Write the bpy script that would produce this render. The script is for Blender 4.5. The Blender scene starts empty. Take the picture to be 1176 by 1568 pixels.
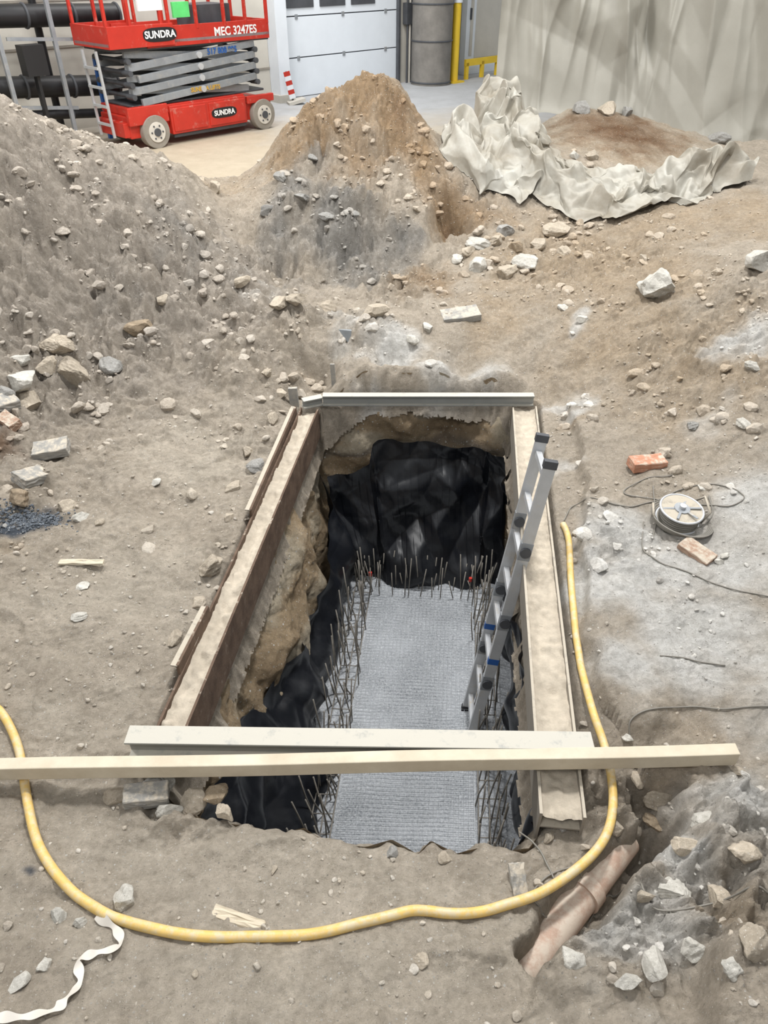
import bpy, bmesh, math, random
import numpy as np
from mathutils import Vector, Matrix
random.seed(7); rng=np.random.default_rng(7)
scene=bpy.context.scene
# ------------------------------------------------------------------ camera
F=1131.0; PITCH=math.radians(37.4); CH=2.5
cp_,sp_=math.cos(PITCH),math.sin(PITCH)
cam=bpy.data.cameras.new("camera"); camo=bpy.data.objects.new("camera",cam)
scene.collection.objects.link(camo); camo.location=(0,0,CH)
camo.rotation_euler=(math.radians(90)-PITCH,0,0)
cam.sensor_fit='HORIZONTAL'; cam.sensor_width=36; cam.lens=36*F/1176; cam.clip_start=0.05; cam.clip_end=200
scene.camera=camo
def ray(u,v):
    a=(u-588)/F; b=(784-v)/F
    return np.array([a, cp_+b*sp_, -sp_+b*cp_])
def P(u,v,z=0.0):
    d=ray(u,v); t=(z-CH)/d[2]; return np.array([d[0]*t,d[1]*t,z])
def PY(u,v,y):
    d=ray(u,v); t=y/d[1]; return np.array([d[0]*t,y,CH+d[2]*t])
# ------------------------------------------------------------------ noise
def h2(ix,iy,seed):
    n=(ix*374761393+iy*668265263+seed*1442695041)&0xffffffff
    n=((n^(n>>13))*1274126177)&0xffffffff
    n=((n^(n>>15))*668265263)&0xffffffff
    return ((n^(n>>16))&0xffffff)/float(0x1000000)
def perlin(x,y,seed=0):
    x=np.asarray(x,float); y=np.asarray(y,float)
    ix=np.floor(x).astype(np.int64); iy=np.floor(y).astype(np.int64)
    fx=x-ix; fy=y-iy
    u=fx*fx*fx*(fx*(fx*6-15)+10); w=fy*fy*fy*(fy*(fy*6-15)+10)
    def g(dx,dy):
        a=h2(ix+dx,iy+dy,seed)*6.2831853
        return np.cos(a)*(fx-dx)+np.sin(a)*(fy-dy)
    a=g(0,0);b=g(1,0);c=g(0,1);d=g(1,1)
    return 1.5*((a+(b-a)*u)+((c+(d-c)*u)-(a+(b-a)*u))*w)
def fbm(x,y,seed=0,o=4,gain=.5):
    s=0;a=1;f=1
    for i in range(o):
        s=s+a*perlin(x*f+i*17.3,y*f-i*9.1,seed+i); a*=gain; f*=2.03
    return s
def billow(x,y,seed=0,o=4,gain=.55):
    s=0;a=1;f=1
    for i in range(o):
        s=s+a*(np.abs(perlin(x*f+i*7.7,y*f+i*3.1,seed+i))*2-.45); a*=gain; f*=2.13
    return s
def clods(x,y,sc,seed,dens=.6):
    X=np.asarray(x)/sc; Y=np.asarray(y)/sc
    ix=np.floor(X).astype(np.int64); iy=np.floor(Y).astype(np.int64)
    out=np.zeros_like(X,dtype=float)
    for dx in(-1,0,1):
        for dy in(-1,0,1):
            jx=ix+dx; jy=iy+dy
            cx=jx+h2(jx,jy,seed); cy=jy+h2(jx,jy,seed+5)
            r=.25+.5*h2(jx,jy,seed+9)
            on=h2(jx,jy,seed+11)<dens
            q=r*r-(X-cx)**2-(Y-cy)**2
            out=np.maximum(out,np.where(on&(q>0),np.sqrt(np.maximum(q,0)),0))
    return out*sc
def sstep(a,b,x):
    t=np.clip((x-a)/(b-a),0,1); return t*t*(3-2*t)
def crease(s,t,seed,n=7,f=2.,ang=None):
    r=random.Random(seed); out=0
    for i in range(n):
        a=r.uniform(0,math.pi) if ang is None else r.gauss(ang[0],ang[1]); k=f*r.uniform(.5,1.7)
        w=(math.cos(a)*s+math.sin(a)*t)*k+r.uniform(0,9)+.45*perlin(s*.9+i*5,t*.9,seed+i)
        tri=np.abs((w%1)-.5)*2; tri=1-np.sqrt(tri*tri+.004)
        m=sstep(-.15,.45,perlin(s*.55*f+i*9.1,t*.55*f-i*4.4,seed+40+i))
        out=out+(tri-.5)*m/k
    return out
# ------------------------------------------------------------------ beams (needed by the ground)
LB0=P(474,626,.03); LB1=P(254,1135,.03); LW=.125
RB0=P(803,622,.03); RB1=P(862,1250,.03); RW=.165
def frame(a,b):
    d=(b-a)[:2]; L=np.linalg.norm(d); d=d/L; return d,np.array([-d[1],d[0]]),L
def seg_dist(x,y,a,b):
    d=b[:2]-a[:2]; L2=d@d
    t=np.clip(((x-a[0])*d[0]+(y-a[1])*d[1])/L2,0,1)
    return np.hypot(x-a[0]-t*d[0],y-a[1]-t*d[1])
# ------------------------------------------------------------------ terrain base
CPZ=[(436,618,.02),(396,740,0),(326,880,0),(245,1010,0),(170,1130,0),(838,620,.03),(862,760,.03),(890,900,.03),(915,1050,.0),(940,1180,-.04),
(500,592,.03),(600,592,.03),(700,592,.03),(800,590,.05),(520,553,.24),(600,546,.27),(680,556,.24),(750,566,.2),(800,575,.14),
(350,1270,0),(480,1290,.01),(640,1310,.01),(780,1310,0),(200,1230,0),(60,1230,.0),(0,1190,.0),(0,1300,.05),
(200,1400,.07),(500,1400,.07),(100,1500,.14),(400,1530,.17),(700,1530,.14),(0,1568,.2),(588,1568,.2),
(250,700,.05),(150,800,.07),(50,900,.08),(250,850,.02),(100,1050,.03),(0,1100,.03),(-100,1000,.1),(0,750,.15),(-60,800,.15),
(250,600,.1),(100,620,.14),(0,600,.3),(300,480,.35),(400,500,.3),(100,500,.42),(0,480,.6),(200,400,.66),(350,400,.5),(0,350,1.0),(340,340,.66),
(100,300,1.08),(0,250,1.35),(150,350,.87),(250,320,.88),(395,560,.24),(420,600,.12),(350,560,.22),(360,640,.06),
(620,470,.34),(700,500,.32),(600,515,.3),(480,470,.33),(520,520,.29),(450,530,.28),
(900,480,.42),(830,560,.16),(900,620,.12),(1000,500,.45),(1000,400,.6),(1170,400,.78),(1170,500,.62),(1170,620,.4),(1050,620,.25),
(950,700,.1),(1050,720,.15),(1170,750,.25),(1000,800,.09),(1100,850,.1),(1170,950,.1),(1000,950,.05),(930,820,.06),(1100,1050,.03),(1000,1100,.0),(1170,1150,.0),(1100,1120,-.04),(1020,1160,-.05),
(960,1245,-.04),(790,1370,.02),(1015,1370,.04),(950,1440,.06),(1100,1300,.05),(1080,1230,-.02),
(1060,1190,-.05),(1010,1260,-.04),(1170,1400,.12),(1000,1540,.16),(1120,1450,.16),(1176,1568,.3)]
CPY=[(0,145,6.2),(75,195,6.3),(150,225,6.4),(250,247,6.6),(300,272,6.8),(350,295,7.0),(390,262,7.3),(425,215,7.4),(470,167,7.5),(515,140,7.55),(560,116,7.6),
(620,142,7.6),(642,180,7.6),(680,228,7.4),(560,200,7.1),(560,280,6.7),(500,260,6.85),(450,300,6.6),(620,250,6.95),(520,320,6.4),(500,410,6.1),(600,410,6.15),(590,450,5.65),(440,410,6.2),(540,440,5.8),
(690,355,6.75),(645,315,6.5),(720,340,6.65),(690,300,6.8),(670,410,6.1),(760,385,6.15),(800,405,6.0),(850,355,6.45),(740,285,7.05),(900,345,6.55),(1000,325,6.6),(1170,300,6.6),
(760,235,7.3),(850,255,7.2),(950,215,8.0),(1000,250,7.5),(1100,225,8.2),(1176,235,8.2),(870,165,9.1),(1000,183,8.9),(1100,205,8.8),(1180,212,8.6)]
CPW=[(-5,8.6,.3),(-3.4,8.6,.32),(-2,8.7,.27),(-1,8.9,.24),(-.4,8.9,.27),(.4,9.0,.25),(.9,9.6,.25),(.2,8.3,.7),(-.5,8.2,.7),(-1.2,8.1,.5),(-6,9.4,.2),(0,9.8,.15),(-3,9.8,.15),(1.2,9.9,.2),
(-6,2,.5),(-6,5,1.5),(-4,5.8,1.6),(-4.5,3.5,.8),(-3,1.5,.25),(6,2,.4),(6,5,.9),(3.5,3,.45),(5,8,1.0),(3,9.8,1),(6,9.8,1),(0,-1,.4),(-3,0,.3),(3,0,.4),(-6,-1,.4),(6,-1,.4)]
pts=np.array([P(*c) for c in CPZ]+[PY(*c) for c in CPY]+[np.array(c,float) for c in CPW])
def phi(r2): return np.sqrt(r2+.006)
_A=phi((pts[:,None,0]-pts[None,:,0])**2+(pts[:,None,1]-pts[None,:,1])**2)
n=len(pts); M=np.zeros((n+1,n+1)); M[:n,:n]=_A-np.eye(n)*.01; M[:n,n]=1; M[n,:n]=1
_w=np.linalg.solve(M,np.append(pts[:,2],0))
def Hb(x,y):
    x=np.asarray(x,float).ravel(); y=np.asarray(y,float).ravel(); out=np.empty_like(x)
    for i in range(0,len(x),40000):
        s=slice(i,i+40000)
        out[s]=phi((x[s,None]-pts[None,:,0])**2+(y[s,None]-pts[None,:,1])**2)@_w[:n]+_w[n]
    return out
def Gb(u,v):
    d=ray(u,v); t=np.linspace(.5,16,700)/max(d[1],.05); x=d[0]*t; y=d[1]*t; z=CH+d[2]*t
    k=np.nonzero(z<Hb(x,y))[0]
    return np.array([x[k[0]],y[k[0]]]) if len(k) else P(u,v,0)[:2]
_gb={}
def blobs(x,y,L):
    s=np.zeros_like(x)
    for (u,v,r,w) in L:
        if (u,v) not in _gb: _gb[(u,v)]=Gb(u,v)
        c=_gb[(u,v)]; s=np.maximum(s,w*np.exp(-(((x-c[0])**2+(y-c[1])**2)/(r*r))))
    return s
ROUGH=[(100,350,1.3,1),(250,420,.9,1),(350,470,.6,.9),(100,520,.8,1),(200,540,.5,.8),(50,600,.5,.8),(560,200,.6,1),(540,320,.6,1.15),(440,420,.5,1.1),(600,440,.4,.9),(450,500,.4,.9),(350,550,.35,.8),(480,220,.4,1.1),
(560,520,.3,.6),(900,400,.7,.5),(1100,500,.7,.5),(390,680,.25,.5),(950,1250,.2,.9),(1050,1400,.35,1),(900,1450,.2,.6),(1130,1330,.3,1),(690,350,.4,.8),(300,1230,.15,.8),(-200,400,1.5,1),(930,850,.15,.5),(350,850,.15,.5)]
def G2(l): return [Gb(*p) for p in l]
def polysd(x,y,pl):
    best=np.full(x.shape,1e9); sg=np.ones(x.shape); over=np.zeros(x.shape)
    for i in range(len(pl)-1):
        a,b=pl[i],pl[i+1]; d=b-a; L=np.linalg.norm(d); d=d/L
        t=(x-a[0])*d[0]+(y-a[1])*d[1]; tc=np.clip(t,0,L); dd=np.hypot(x-a[0]-tc*d[0],y-a[1]-tc*d[1])
        cr=d[0]*(y-a[1])-d[1]*(x-a[0]); m=dd<best
        best=np.where(m,dd,best); sg=np.where(m,np.sign(cr),sg)
        ov=np.zeros(x.shape)
        if i==0: ov=np.where(t<0,-t,ov)
        if i==len(pl)-2: ov=np.where(t>L,t-L,ov)
        over=np.where(m,ov,over)
    return best,sg,over
LEDGE=[
 (G2([(868,640),(902,760),(888,830),(902,900),(893,960),(920,1050),(935,1100)]),.075,.016,.6),
 (G2([(1000,1205),(1035,1240),(1020,1290),(985,1345),(930,1400),(890,1450),(830,1500)]),.13,.025,.35),
 (G2([(1190,1330),(1130,1380),(1095,1440),(1075,1520),(1060,1600)]),.13,.03,.4),
 (G2([(1120,1225),(1075,1290),(1045,1330)]),.07,.02,.2)]
TRENCH=[(G2([(1005,1285),(950,1325),(890,1395),(820,1462)]),.2,.075),(G2([(985,1215),(990,1290)]),.1,.04),
 (G2([(668,350),(690,354),(708,360)]),.13,.10),(G2([(300,1232),(240,1225)]),.07,.06)]
def Hf(x,y):
    sh=np.shape(x); x=np.asarray(x,float).ravel(); y=np.asarray(y,float).ravel()
    z=Hb(x,y)
    r=blobs(x,y,ROUGH)
    wx=x+.05*perlin(x*4,y*4,91)+.015*perlin(x*14,y*14,93); wy=y+.05*perlin(x*4,y*4,92)+.015*perlin(x*14,y*14,94)
    for pl,h,w,dec in LEDGE:
        d,s,o=polysd(wx,wy,pl); s=s*d
        z=z+h*sstep(-w,w,s)*np.exp(-np.maximum(s,0)/dec)*np.exp(-(o/.08)**2)
    for pl,h,w in TRENCH:
        d,s,o=polysd(wx,wy,pl); z=z-h*(1-sstep(w*.55,w*1.25,d))
    z=z+(.012+.05*r)*fbm(wx*1.7,wy*1.7,3,3)
    z=z+(.010+.070*r)*billow(wx*3.6,wy*3.6,23,5,.57)
    z=z+(.006+.020*r)*fbm(wx*11,wy*11,13,4,.62)
    z=z+(.06+.78*r)*clods(wx,wy,.19,31,.45)*.5*(.1+r)
    z=z+(.14+.78*r)*clods(wx,wy,.085,41,.5)*.8*(.25+r)
    z=z+.5*clods(x,y,.036,51,.45)*(.22+.9*r)
    z=z-.035*clods(x+3,y,.33,61,.35)/.33*(1-np.minimum(r,1))
    for a,b,W in((LB0,LB1,LW),(RB0,RB1,RW)):
        d=seg_dist(x,y,a,b); m=1-sstep(W/2+.0,W/2+.04,d)
        z=z*(1-m)+np.minimum(z,-.075)*m
        m2=1-sstep(W/2+.02,W/2+.14,d)
        z=z*(1-m2)+np.minimum(z,.03)*m2
    return z.reshape(sh)
def G(u,v,dz=0):
    d=ray(u,v); t=np.linspace(.45,12,900)/max(d[1],.05); x=d[0]*t; y=d[1]*t; z=CH+d[2]*t
    h=Hf(x,y); k=np.nonzero(z<h)[0]
    if not len(k): return P(u,v,0.3)
    k=k[0]
    if k>0:
        a=z[k-1]-h[k-1]; b=h[k]-z[k]; w=a/(a+b+1e-9); tt=t[k-1]+(t[k]-t[k-1])*w
    else: tt=t[k]
    return np.array([d[0]*tt,d[1]*tt,CH+d[2]*tt+dz])
# ------------------------------------------------------------------ pit outline
dL,nL,_=frame(LB0,LB1); nL=nL if nL[0]>0 else -nL
dR,nR,_=frame(RB0,RB1); nR=nR if nR[0]<0 else -nR
def bl(t): return LB0[:2]+(LB1-LB0)[:2]*t+nL*(LW/2-.07)
def br(t): return RB0[:2]+(RB1-RB0)[:2]*t+nR*(RW/2-.065)
side_far=[bl(.0)+dL*(-.02),P(560,612)[:2],P(620,616)[:2],P(700,614)[:2],P(750,612)[:2],br(0)]
side_right=[br(0),br(.3),br(.6),br(.97)]
side_near=[br(.97),P(812,1288)[:2],P(780,1297)[:2],P(745,1288)[:2],P(700,1300)[:2],P(660,1280)[:2],P(640,1302)[:2],P(600,1280)[:2],P(560,1292)[:2],P(500,1285)[:2],P(465,1262)[:2],P(430,1272)[:2],P(380,1256)[:2],P(330,1250)[:2],P(285,1240)[:2]]
side_left=[P(285,1240)[:2],P(240,1190)[:2],bl(1.0),bl(.75),bl(.5),bl(.25),bl(0)+dL*(-.02)]
hole=np.array(side_far[:-1]+side_right[:-1]+side_near[:-1]+side_left[:-1])
def inside_sd(x,y,poly):
    ins=np.zeros(x.shape,bool); dm=np.full(x.shape,9.)
    for i in range(len(poly)):
        a=poly[i]; b=poly[(i+1)%len(poly)]
        dm=np.minimum(dm,seg_dist(x,y,a,b))
        c=((a[1]>y)!=(b[1]>y))&(x<(b[0]-a[0])*(y-a[1])/(b[1]-a[1]+1e-12)+a[0]); ins^=c
    return np.where(ins,dm,-dm)
# ------------------------------------------------------------------ mesh helpers
def mesh_np(name,V,Fq,mats,col=None,smooth=True,link=True,mi=None):
    me=bpy.data.meshes.new(name); V=np.asarray(V,np.float32); Fq=np.asarray(Fq,np.int32)
    k=Fq.shape[1]; me.vertices.add(len(V)); me.vertices.foreach_set("co",V.ravel())
    me.loops.add(Fq.size); me.loops.foreach_set("vertex_index",Fq.ravel())
    me.polygons.add(len(Fq)); me.polygons.foreach_set("loop_start",np.arange(0,Fq.size,k,dtype=np.int32))
    me.polygons.foreach_set("loop_total",np.full(len(Fq),k,np.int32))
    me.polygons.foreach_set("use_smooth",np.full(len(Fq),smooth,bool))
    if mi is not None: me.polygons.foreach_set("material_index",np.asarray(mi,np.int32))
    for m in (mats if isinstance(mats,(list,tuple)) else [mats]): me.materials.append(m)
    me.update(calc_edges=True); me.validate()
    if col is not None:
        ca=me.color_attributes.new("Col",'FLOAT_COLOR','POINT')
        c=np.ones((len(V),4),np.float32); c[:,:3]=col; ca.data.foreach_set("color",c.ravel())
    o=bpy.data.objects.new(name,me)
    if link: scene.collection.objects.link(o)
    return o
def grid_faces(nr,nc,closed=False):
    i=np.arange(nr-1)[:,None]*nc; 
    j=np.arange(nc if closed else nc-1)[None,:]; j2=(j+1)%nc
    return np.stack([i+j,i+j2,i+nc+j2,i+nc+j],-1).reshape(-1,4)
def lin(c):
    c=np.asarray(c,float)/255.; return np.where(c<=.04045,c/12.92,((c+.055)/1.055)**2.4)
class MB:
    def __init__(s): s.V=[];s.F=[];s.M=[];s.sm=[];s.mats=[]
    def mi(s,m):
        if m not in s.mats: s.mats.append(m)
        return s.mats.index(m)
    def add(s,V,Fs,m,smooth=False):
        o=len(s.V); s.V+= [tuple(map(float,v)) for v in V]
        for f in Fs: s.F.append([i+o for i in f]); s.M.append(s.mi(m)); s.sm.append(smooth)
    def box(s,a,b,m,rot=None,org=None):
        (x0,y0,z0),(x1,y1,z1)=a,b
        V=[(x0,y0,z0),(x1,y0,z0),(x1,y1,z0),(x0,y1,z0),(x0,y0,z1),(x1,y0,z1),(x1,y1,z1),(x0,y1,z1)]
        if rot is not None:
            c=Vector(org if org is not None else ((x0+x1)/2,(y0+y1)/2,(z0+z1)/2)); V=[c+rot@(Vector(v)-c) for v in V]
        s.add(V,[(3,2,1,0),(4,5,6,7),(0,1,5,4),(1,2,6,5),(2,3,7,6),(3,0,4,7)],m)
    def bar(s,p0,p1,w,h,m,up=(0,0,1)):
        p0=Vector(p0);p1=Vector(p1);d=(p1-p0).normalized(); u=Vector(up); sd=d.cross(u).normalized(); u=sd.cross(d)
        V=[p+sd*(a*w/2)+u*(b*h/2) for p in(p0,p1) for a,b in((-1,-1),(1,-1),(1,1),(-1,1))]
        s.add(V,[(0,1,2,3),(7,6,5,4),(0,4,5,1),(1,5,6,2),(2,6,7,3),(3,7,4,0)],m)
    def cyl(s,p0,p1,r,m,n=16,r1=None,smooth=True,cap=True):
        r1=r if r1 is None else r1
        p0=Vector(p0);p1=Vector(p1);d=(p1-p0).normalized(); a=Vector((0,0,1)) if abs(d.z)<.9 else Vector((1,0,0))
        u=d.cross(a).normalized(); w=d.cross(u)
        V=[];
        for p,rr in((p0,r),(p1,r1)):
            for i in range(n):
                t=2*math.pi*i/n; V.append(p+(u*math.cos(t)+w*math.sin(t))*rr)
        s.add(V,[(i,(i+1)%n,n+(i+1)%n,n+i) for i in range(n)],m,smooth)
        if cap:
            s.add(V[:n],[tuple(reversed(range(n)))],m); s.add(V[n:],[tuple(range(n))],m)
    def torus(s,c,ax,R,r,m,n=24,k=8):
        c=Vector(c);ax=Vector(ax).normalized();a=Vector((0,0,1)) if abs(ax.z)<.9 else Vector((1,0,0))
        u=ax.cross(a).normalized(); w=ax.cross(u);V=[]
        for i in range(n):
            t=2*math.pi*i/n; e=u*math.cos(t)+w*math.sin(t)
            for j in range(k):
                q=2*math.pi*j/k; V.append(c+e*(R+r*math.cos(q))+ax*(r*math.sin(q)))
        s.add(V,[(i*k+j,((i+1)%n)*k+j,((i+1)%n)*k+(j+1)%k,i*k+(j+1)%k) for i in range(n) for j in range(k)],m,True)
    def tube(s,pp,r,m,k=8):
        pp=[Vector(p) for p in pp]; V=[]; N=len(pp); u=None
        for i in range(N):
            d=(pp[min(i+1,N-1)]-pp[max(i-1,0)]).normalized()
            if u is None:
                a=Vector((0,0,1)) if abs(d.z)<.9 else Vector((1,0,0)); u=d.cross(a).normalized()
            u=(u-d*u.dot(d)).normalized(); w=d.cross(u)
            for j in range(k):
                q=2*math.pi*j/k; V.append(pp[i]+(u*math.cos(q)+w*math.sin(q))*r)
        s.add(V,[(i*k+j,(i+1)*k+j,(i+1)*k+(j+1)%k,i*k+(j+1)%k) for i in range(N-1) for j in range(k)]+[tuple(range(k)),tuple((N-1)*k+j for j in reversed(range(k)))],m,True)
    def obj(s,name,mat=None,bevel=0,parent=None):
        me=bpy.data.meshes.new(name); me.from_pydata(s.V,[],s.F)
        for m in s.mats: me.materials.append(m)
        me.polygons.foreach_set("material_index",s.M); me.polygons.foreach_set("use_smooth",s.sm)
        me.update()
        bm=bmesh.new(); bm.from_mesh(me); bmesh.ops.recalc_face_normals(bm,faces=bm.faces); bm.to_mesh(me); bm.free()
        o=bpy.data.objects.new(name,me); scene.collection.objects.link(o)
        if mat is not None: o.matrix_world=mat
        if bevel:
            b=o.modifiers.new("bevel",'BEVEL'); b.width=bevel; b.segments=2; b.limit_method='ANGLE'; b.angle_limit=.8
        if parent: o.parent=parent
        return o
def crom(p,n=12):
    p=[np.asarray(q,float) for q in p]; p=[2*p[0]-p[1]]+p+[2*p[-1]-p[-2]]; out=[]
    for i in range(1,len(p)-2):
        for k in range(n):
            t=k/n; a,b,c,d=p[i-1:i+3]
            out.append(.5*((2*b)+(-a+c)*t+(2*a-5*b+4*c-d)*t*t+(-a+3*b-3*c+d)*t**3))
    out.append(p[-2]); return np.array(out)
# ------------------------------------------------------------------ materials
def newmat(name):
    m=bpy.data.materials.new(name); m.use_nodes=True; nt=m.node_tree; b=nt.nodes["Principled BSDF"]; return m,nt,b
def N(nt,t,**k):
    n=nt.nodes.new(t)
    for a,v in k.items():
        if a.startswith('_'): setattr(n,a[1:],v)
        else: n.inputs[a].default_value=v
    return n
def mixc(nt,fac,A,B,mode='MIX'):
    m=nt.nodes.new('ShaderNodeMix'); m.data_type='RGBA'; m.blend_type=mode
    for i,x in((0,fac),(6,A),(7,B)):
        if isinstance(x,bpy.types.NodeSocket): nt.links.new(x,m.inputs[i])
        elif i==0: m.inputs[0].default_value=x
        else: m.inputs[i].default_value=(*x,1)
    return m.outputs[2]
def noise(nt,sc,det=6,rough=.6,co=None,dist=0):
    n=N(nt,'ShaderNodeTexNoise',Scale=sc,Detail=det,Roughness=rough,Distortion=dist)
    if co is not None: nt.links.new(co,n.inputs['Vector'])
    return n.outputs[0]
def ramp(nt,s,a,b):
    r=N(nt,'ShaderNodeMapRange'); r.inputs[1].default_value=a; r.inputs[2].default_value=b; nt.links.new(s,r.inputs[0]); return r.outputs[0]
def bumpn(nt,b,hs,strength=1,dist=.01):
    prev=None
    for h,st,di in hs:
        bn=N(nt,'ShaderNodeBump',Strength=st,Distance=di); nt.links.new(h,bn.inputs['Height'])
        if prev is not None: nt.links.new(prev,bn.inputs['Normal'])
        prev=bn.outputs[0]
    nt.links.new(prev,b.inputs['Normal'])
def simple(name,c,rough=.6,metal=0,var=.12,sc=8,bump=.15,dust=0,dustc=(188,178,162),c2=None):
    m,nt,b=newmat(name); co=nt.nodes.new('ShaderNodeTexCoord').outputs['Object']
    A=lin(c); nz=noise(nt,sc,6,.65,co)
    col=mixc(nt,ramp(nt,nz,.3,.7),tuple(A*(1-var)),tuple(np.minimum(lin(c2) if c2 else A*(1+var),1)))
    if dust:
        g=nt.nodes.new('ShaderNodeNewGeometry'); sx=nt.nodes.new('ShaderNodeSeparateXYZ'); nt.links.new(g.outputs['Normal'],sx.inputs[0])
        mu=N(nt,'ShaderNodeMath',_operation='MULTIPLY'); nt.links.new(ramp(nt,sx.outputs[2],-.3,.9),mu.inputs[0])
        nt.links.new(ramp(nt,noise(nt,sc*1.7,8,.7,co),.62-dust*.45,.72-dust*.3),mu.inputs[1])
        col=mixc(nt,mu.outputs[0],col,tuple(lin(dustc)))
    nt.links.new(col,b.inputs['Base Color']); b.inputs['Roughness'].default_value=rough; b.inputs['Metallic'].default_value=metal
    if bump: bumpn(nt,b,[(noise(nt,sc*5,8,.7,co),bump,.01)],1)
    return m
def soil(name,scale=1.,bump=1.):
    m,nt,b=newmat(name); co=nt.nodes.new('ShaderNodeTexCoord').outputs['Object']
    at=nt.nodes.new('ShaderNodeAttribute'); at.attribute_name="Col"; c=at.outputs['Color']
    n1=noise(nt,6*scale,8,.7,co); n2=noise(nt,34*scale,10,.78,co); n3=noise(nt,150*scale,5,.75,co)
    c=mixc(nt,ramp(nt,n1,.3,.7),mixc(nt,1.,c,(.80,.80,.80),'MULTIPLY'),mixc(nt,1.,c,(1.12,1.12,1.13),'MULTIPLY'))
    c=mixc(nt,ramp(nt,n2,.3,.7),mixc(nt,1.,c,(.70,.69,.67),'MULTIPLY'),mixc(nt,1.,c,(1.22,1.23,1.25),'MULTIPLY'))
    def specks(sc,thr,dens,c,ca,cb):
        v=N(nt,'ShaderNodeTexVoronoi',Scale=sc); nt.links.new(co,v.inputs['Vector'])
        sp=N(nt,'ShaderNodeMath',_operation='LESS_THAN'); sp.inputs[1].default_value=thr; nt.links.new(v.outputs['Distance'],sp.inputs[0])
        vc=nt.nodes.new('ShaderNodeSeparateColor'); nt.links.new(v.outputs['Color'],vc.inputs[0])
        gt=N(nt,'ShaderNodeMath',_operation='GREATER_THAN'); gt.inputs[1].default_value=dens; nt.links.new(vc.outputs[0],gt.inputs[0])
        mu=N(nt,'ShaderNodeMath',_operation='MULTIPLY'); nt.links.new(sp.outputs[0],mu.inputs[0]); nt.links.new(gt.outputs[0],mu.inputs[1])
        return mixc(nt,mu.outputs[0],c,mixc(nt,vc.outputs[1],tuple(lin(ca)),tuple(lin(cb)))),mu.outputs[0]
    c,s1=specks(48*scale,.17,.62,c,(150,142,130),(224,221,214))
    c,s2=specks(120*scale,.2,.55,c,(134,126,114),(226,223,216))
    nt.links.new(c,b.inputs['Base Color']); b.inputs['Roughness'].default_value=.95; b.inputs['Specular IOR Level'].default_value=.15
    bumpn(nt,b,[(n2,.95*bump,.028),(n3,.7*bump,.007),(s1,.5,.005),(s2,.4,.003)],1)
    return m
M_soil=soil("soil_dusty_sand"); M_wallsoil=soil("soil_clay_bank",.6,1.1); M_stone=soil("stone_dusty",2.,.5)
M_beam=simple("steel_dusty_beam",(132,126,118),.75,.1,.15,9,.2,dust=.8,dustc=(180,171,155))
M_rust=simple("steel_rusty_brown",(84,64,50),.8,.1,.25,10,.3,dust=.1,c2=(112,92,76))
M_lbeam=simple("steel_painted_light",(132,136,136),.7,.1,.12,7,.15,dust=.9,dustc=(186,182,171))
M_wood=simple("pine_timber",(198,185,162),.8,0,.1,6,.2,c2=(208,198,178)); 
M_alu=simple("aluminium",(190,192,194),.4,.25,.08,10,.06,dust=.15)
M_wire=simple("galvanised_wire",(196,200,204),.5,.2,.1,10,0)
M_blk=simple("black_plastic_part",(28,28,30),.5,0,.1,8,.05)
M_red=simple("red_paint",(184,46,32),.45,0,.1,5,.05,dust=.12)
M_grey=simple("grey_scissor_paint",(138,142,146),.5,.1,.15,6,.08,dust=.2)
M_dgrey=simple("dark_grey_metal",(78,80,84),.6,.2,.2,6,.1)
M_tyre=simple("dusty_tyre",(140,134,124),.9,0,.15,8,.2); M_hub=simple("wheel_hub",(205,200,190),.6,0,.1,6,.1)
M_yel=simple("yellow_paint",(225,190,50),.5,0,.08,5,.05)
M_hose=simple("yellow_hose_rubber",(214,180,104),.5,0,.1,14,.05,dust=.4,dustc=(202,186,152))
M_white=simple("white_door_panel",(222,228,234),.5,0,.03,3,.02)
M_wall=simple("wall_panel",(196,192,182),.8,0,.08,2,.1)
M_joint=simple("panel_joint",(140,134,124))
M_cable=simple("grey_cable",(124,120,112),.6,0,.1,10,.0)
M_brick=simple("orange_brick",(182,130,104),.9,0,.12,14,.4,dust=.35)
M_brick2=simple("dusty_brown_brick",(160,130,110),.9,0,.12,14,.4,dust=.5)
M_gbrick=simple("grey_paver",(146,144,139),.9,0,.12,14,.4,dust=.4)
M_pipe=simple("terracotta_pipe",(184,156,138),.7,0,.12,10,.15,dust=.5,dustc=(204,190,174))
M_rebar=simple("rebar_steel",(132,127,119),.8,.2,.25,30,.1)
M_blue=simple("blue_paint",(40,90,160),.5); 
M_txtw=simple("decal_white",(235,235,235),.5,0,0,5,0); M_txty=simple("decal_amber",(190,150,60),.5,0,0,5,0)
M_ribbon=simple("white_ribbon_plastic",(204,198,188),.5,0,.08,10,.1)
def plastic():
    m,nt,b=newmat("black_plastic_film"); co=nt.nodes.new('ShaderNodeTexCoord').outputs['Object']
    n=noise(nt,4,8,.7,co); c=mixc(nt,ramp(nt,n,.5,.9),tuple(lin((20,22,27))),tuple(lin((50,52,55))))
    nt.links.new(c,b.inputs['Base Color']); b.inputs['Roughness'].default_value=.3
    bumpn(nt,b,[(noise(nt,40,3,.6,co,.5),.06,.006)],1); return m
M_film=plastic()
def tarpm(name,c,c2,bs=1.):
    m,nt,b=newmat(name); co=nt.nodes.new('ShaderNodeTexCoord').outputs['Object']
    n=noise(nt,2.5,8,.65,co); c=mixc(nt,ramp(nt,n,.35,.7),tuple(lin(c2)),tuple(lin(c)))
    nt.links.new(c,b.inputs['Base Color']); b.inputs['Roughness'].default_value=.55
    bumpn(nt,b,[(noise(nt,7,3,.5,co,.8),.25*bs,.04*bs),(noise(nt,60,3,.6,co),.12,.006)],1); return m
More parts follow.
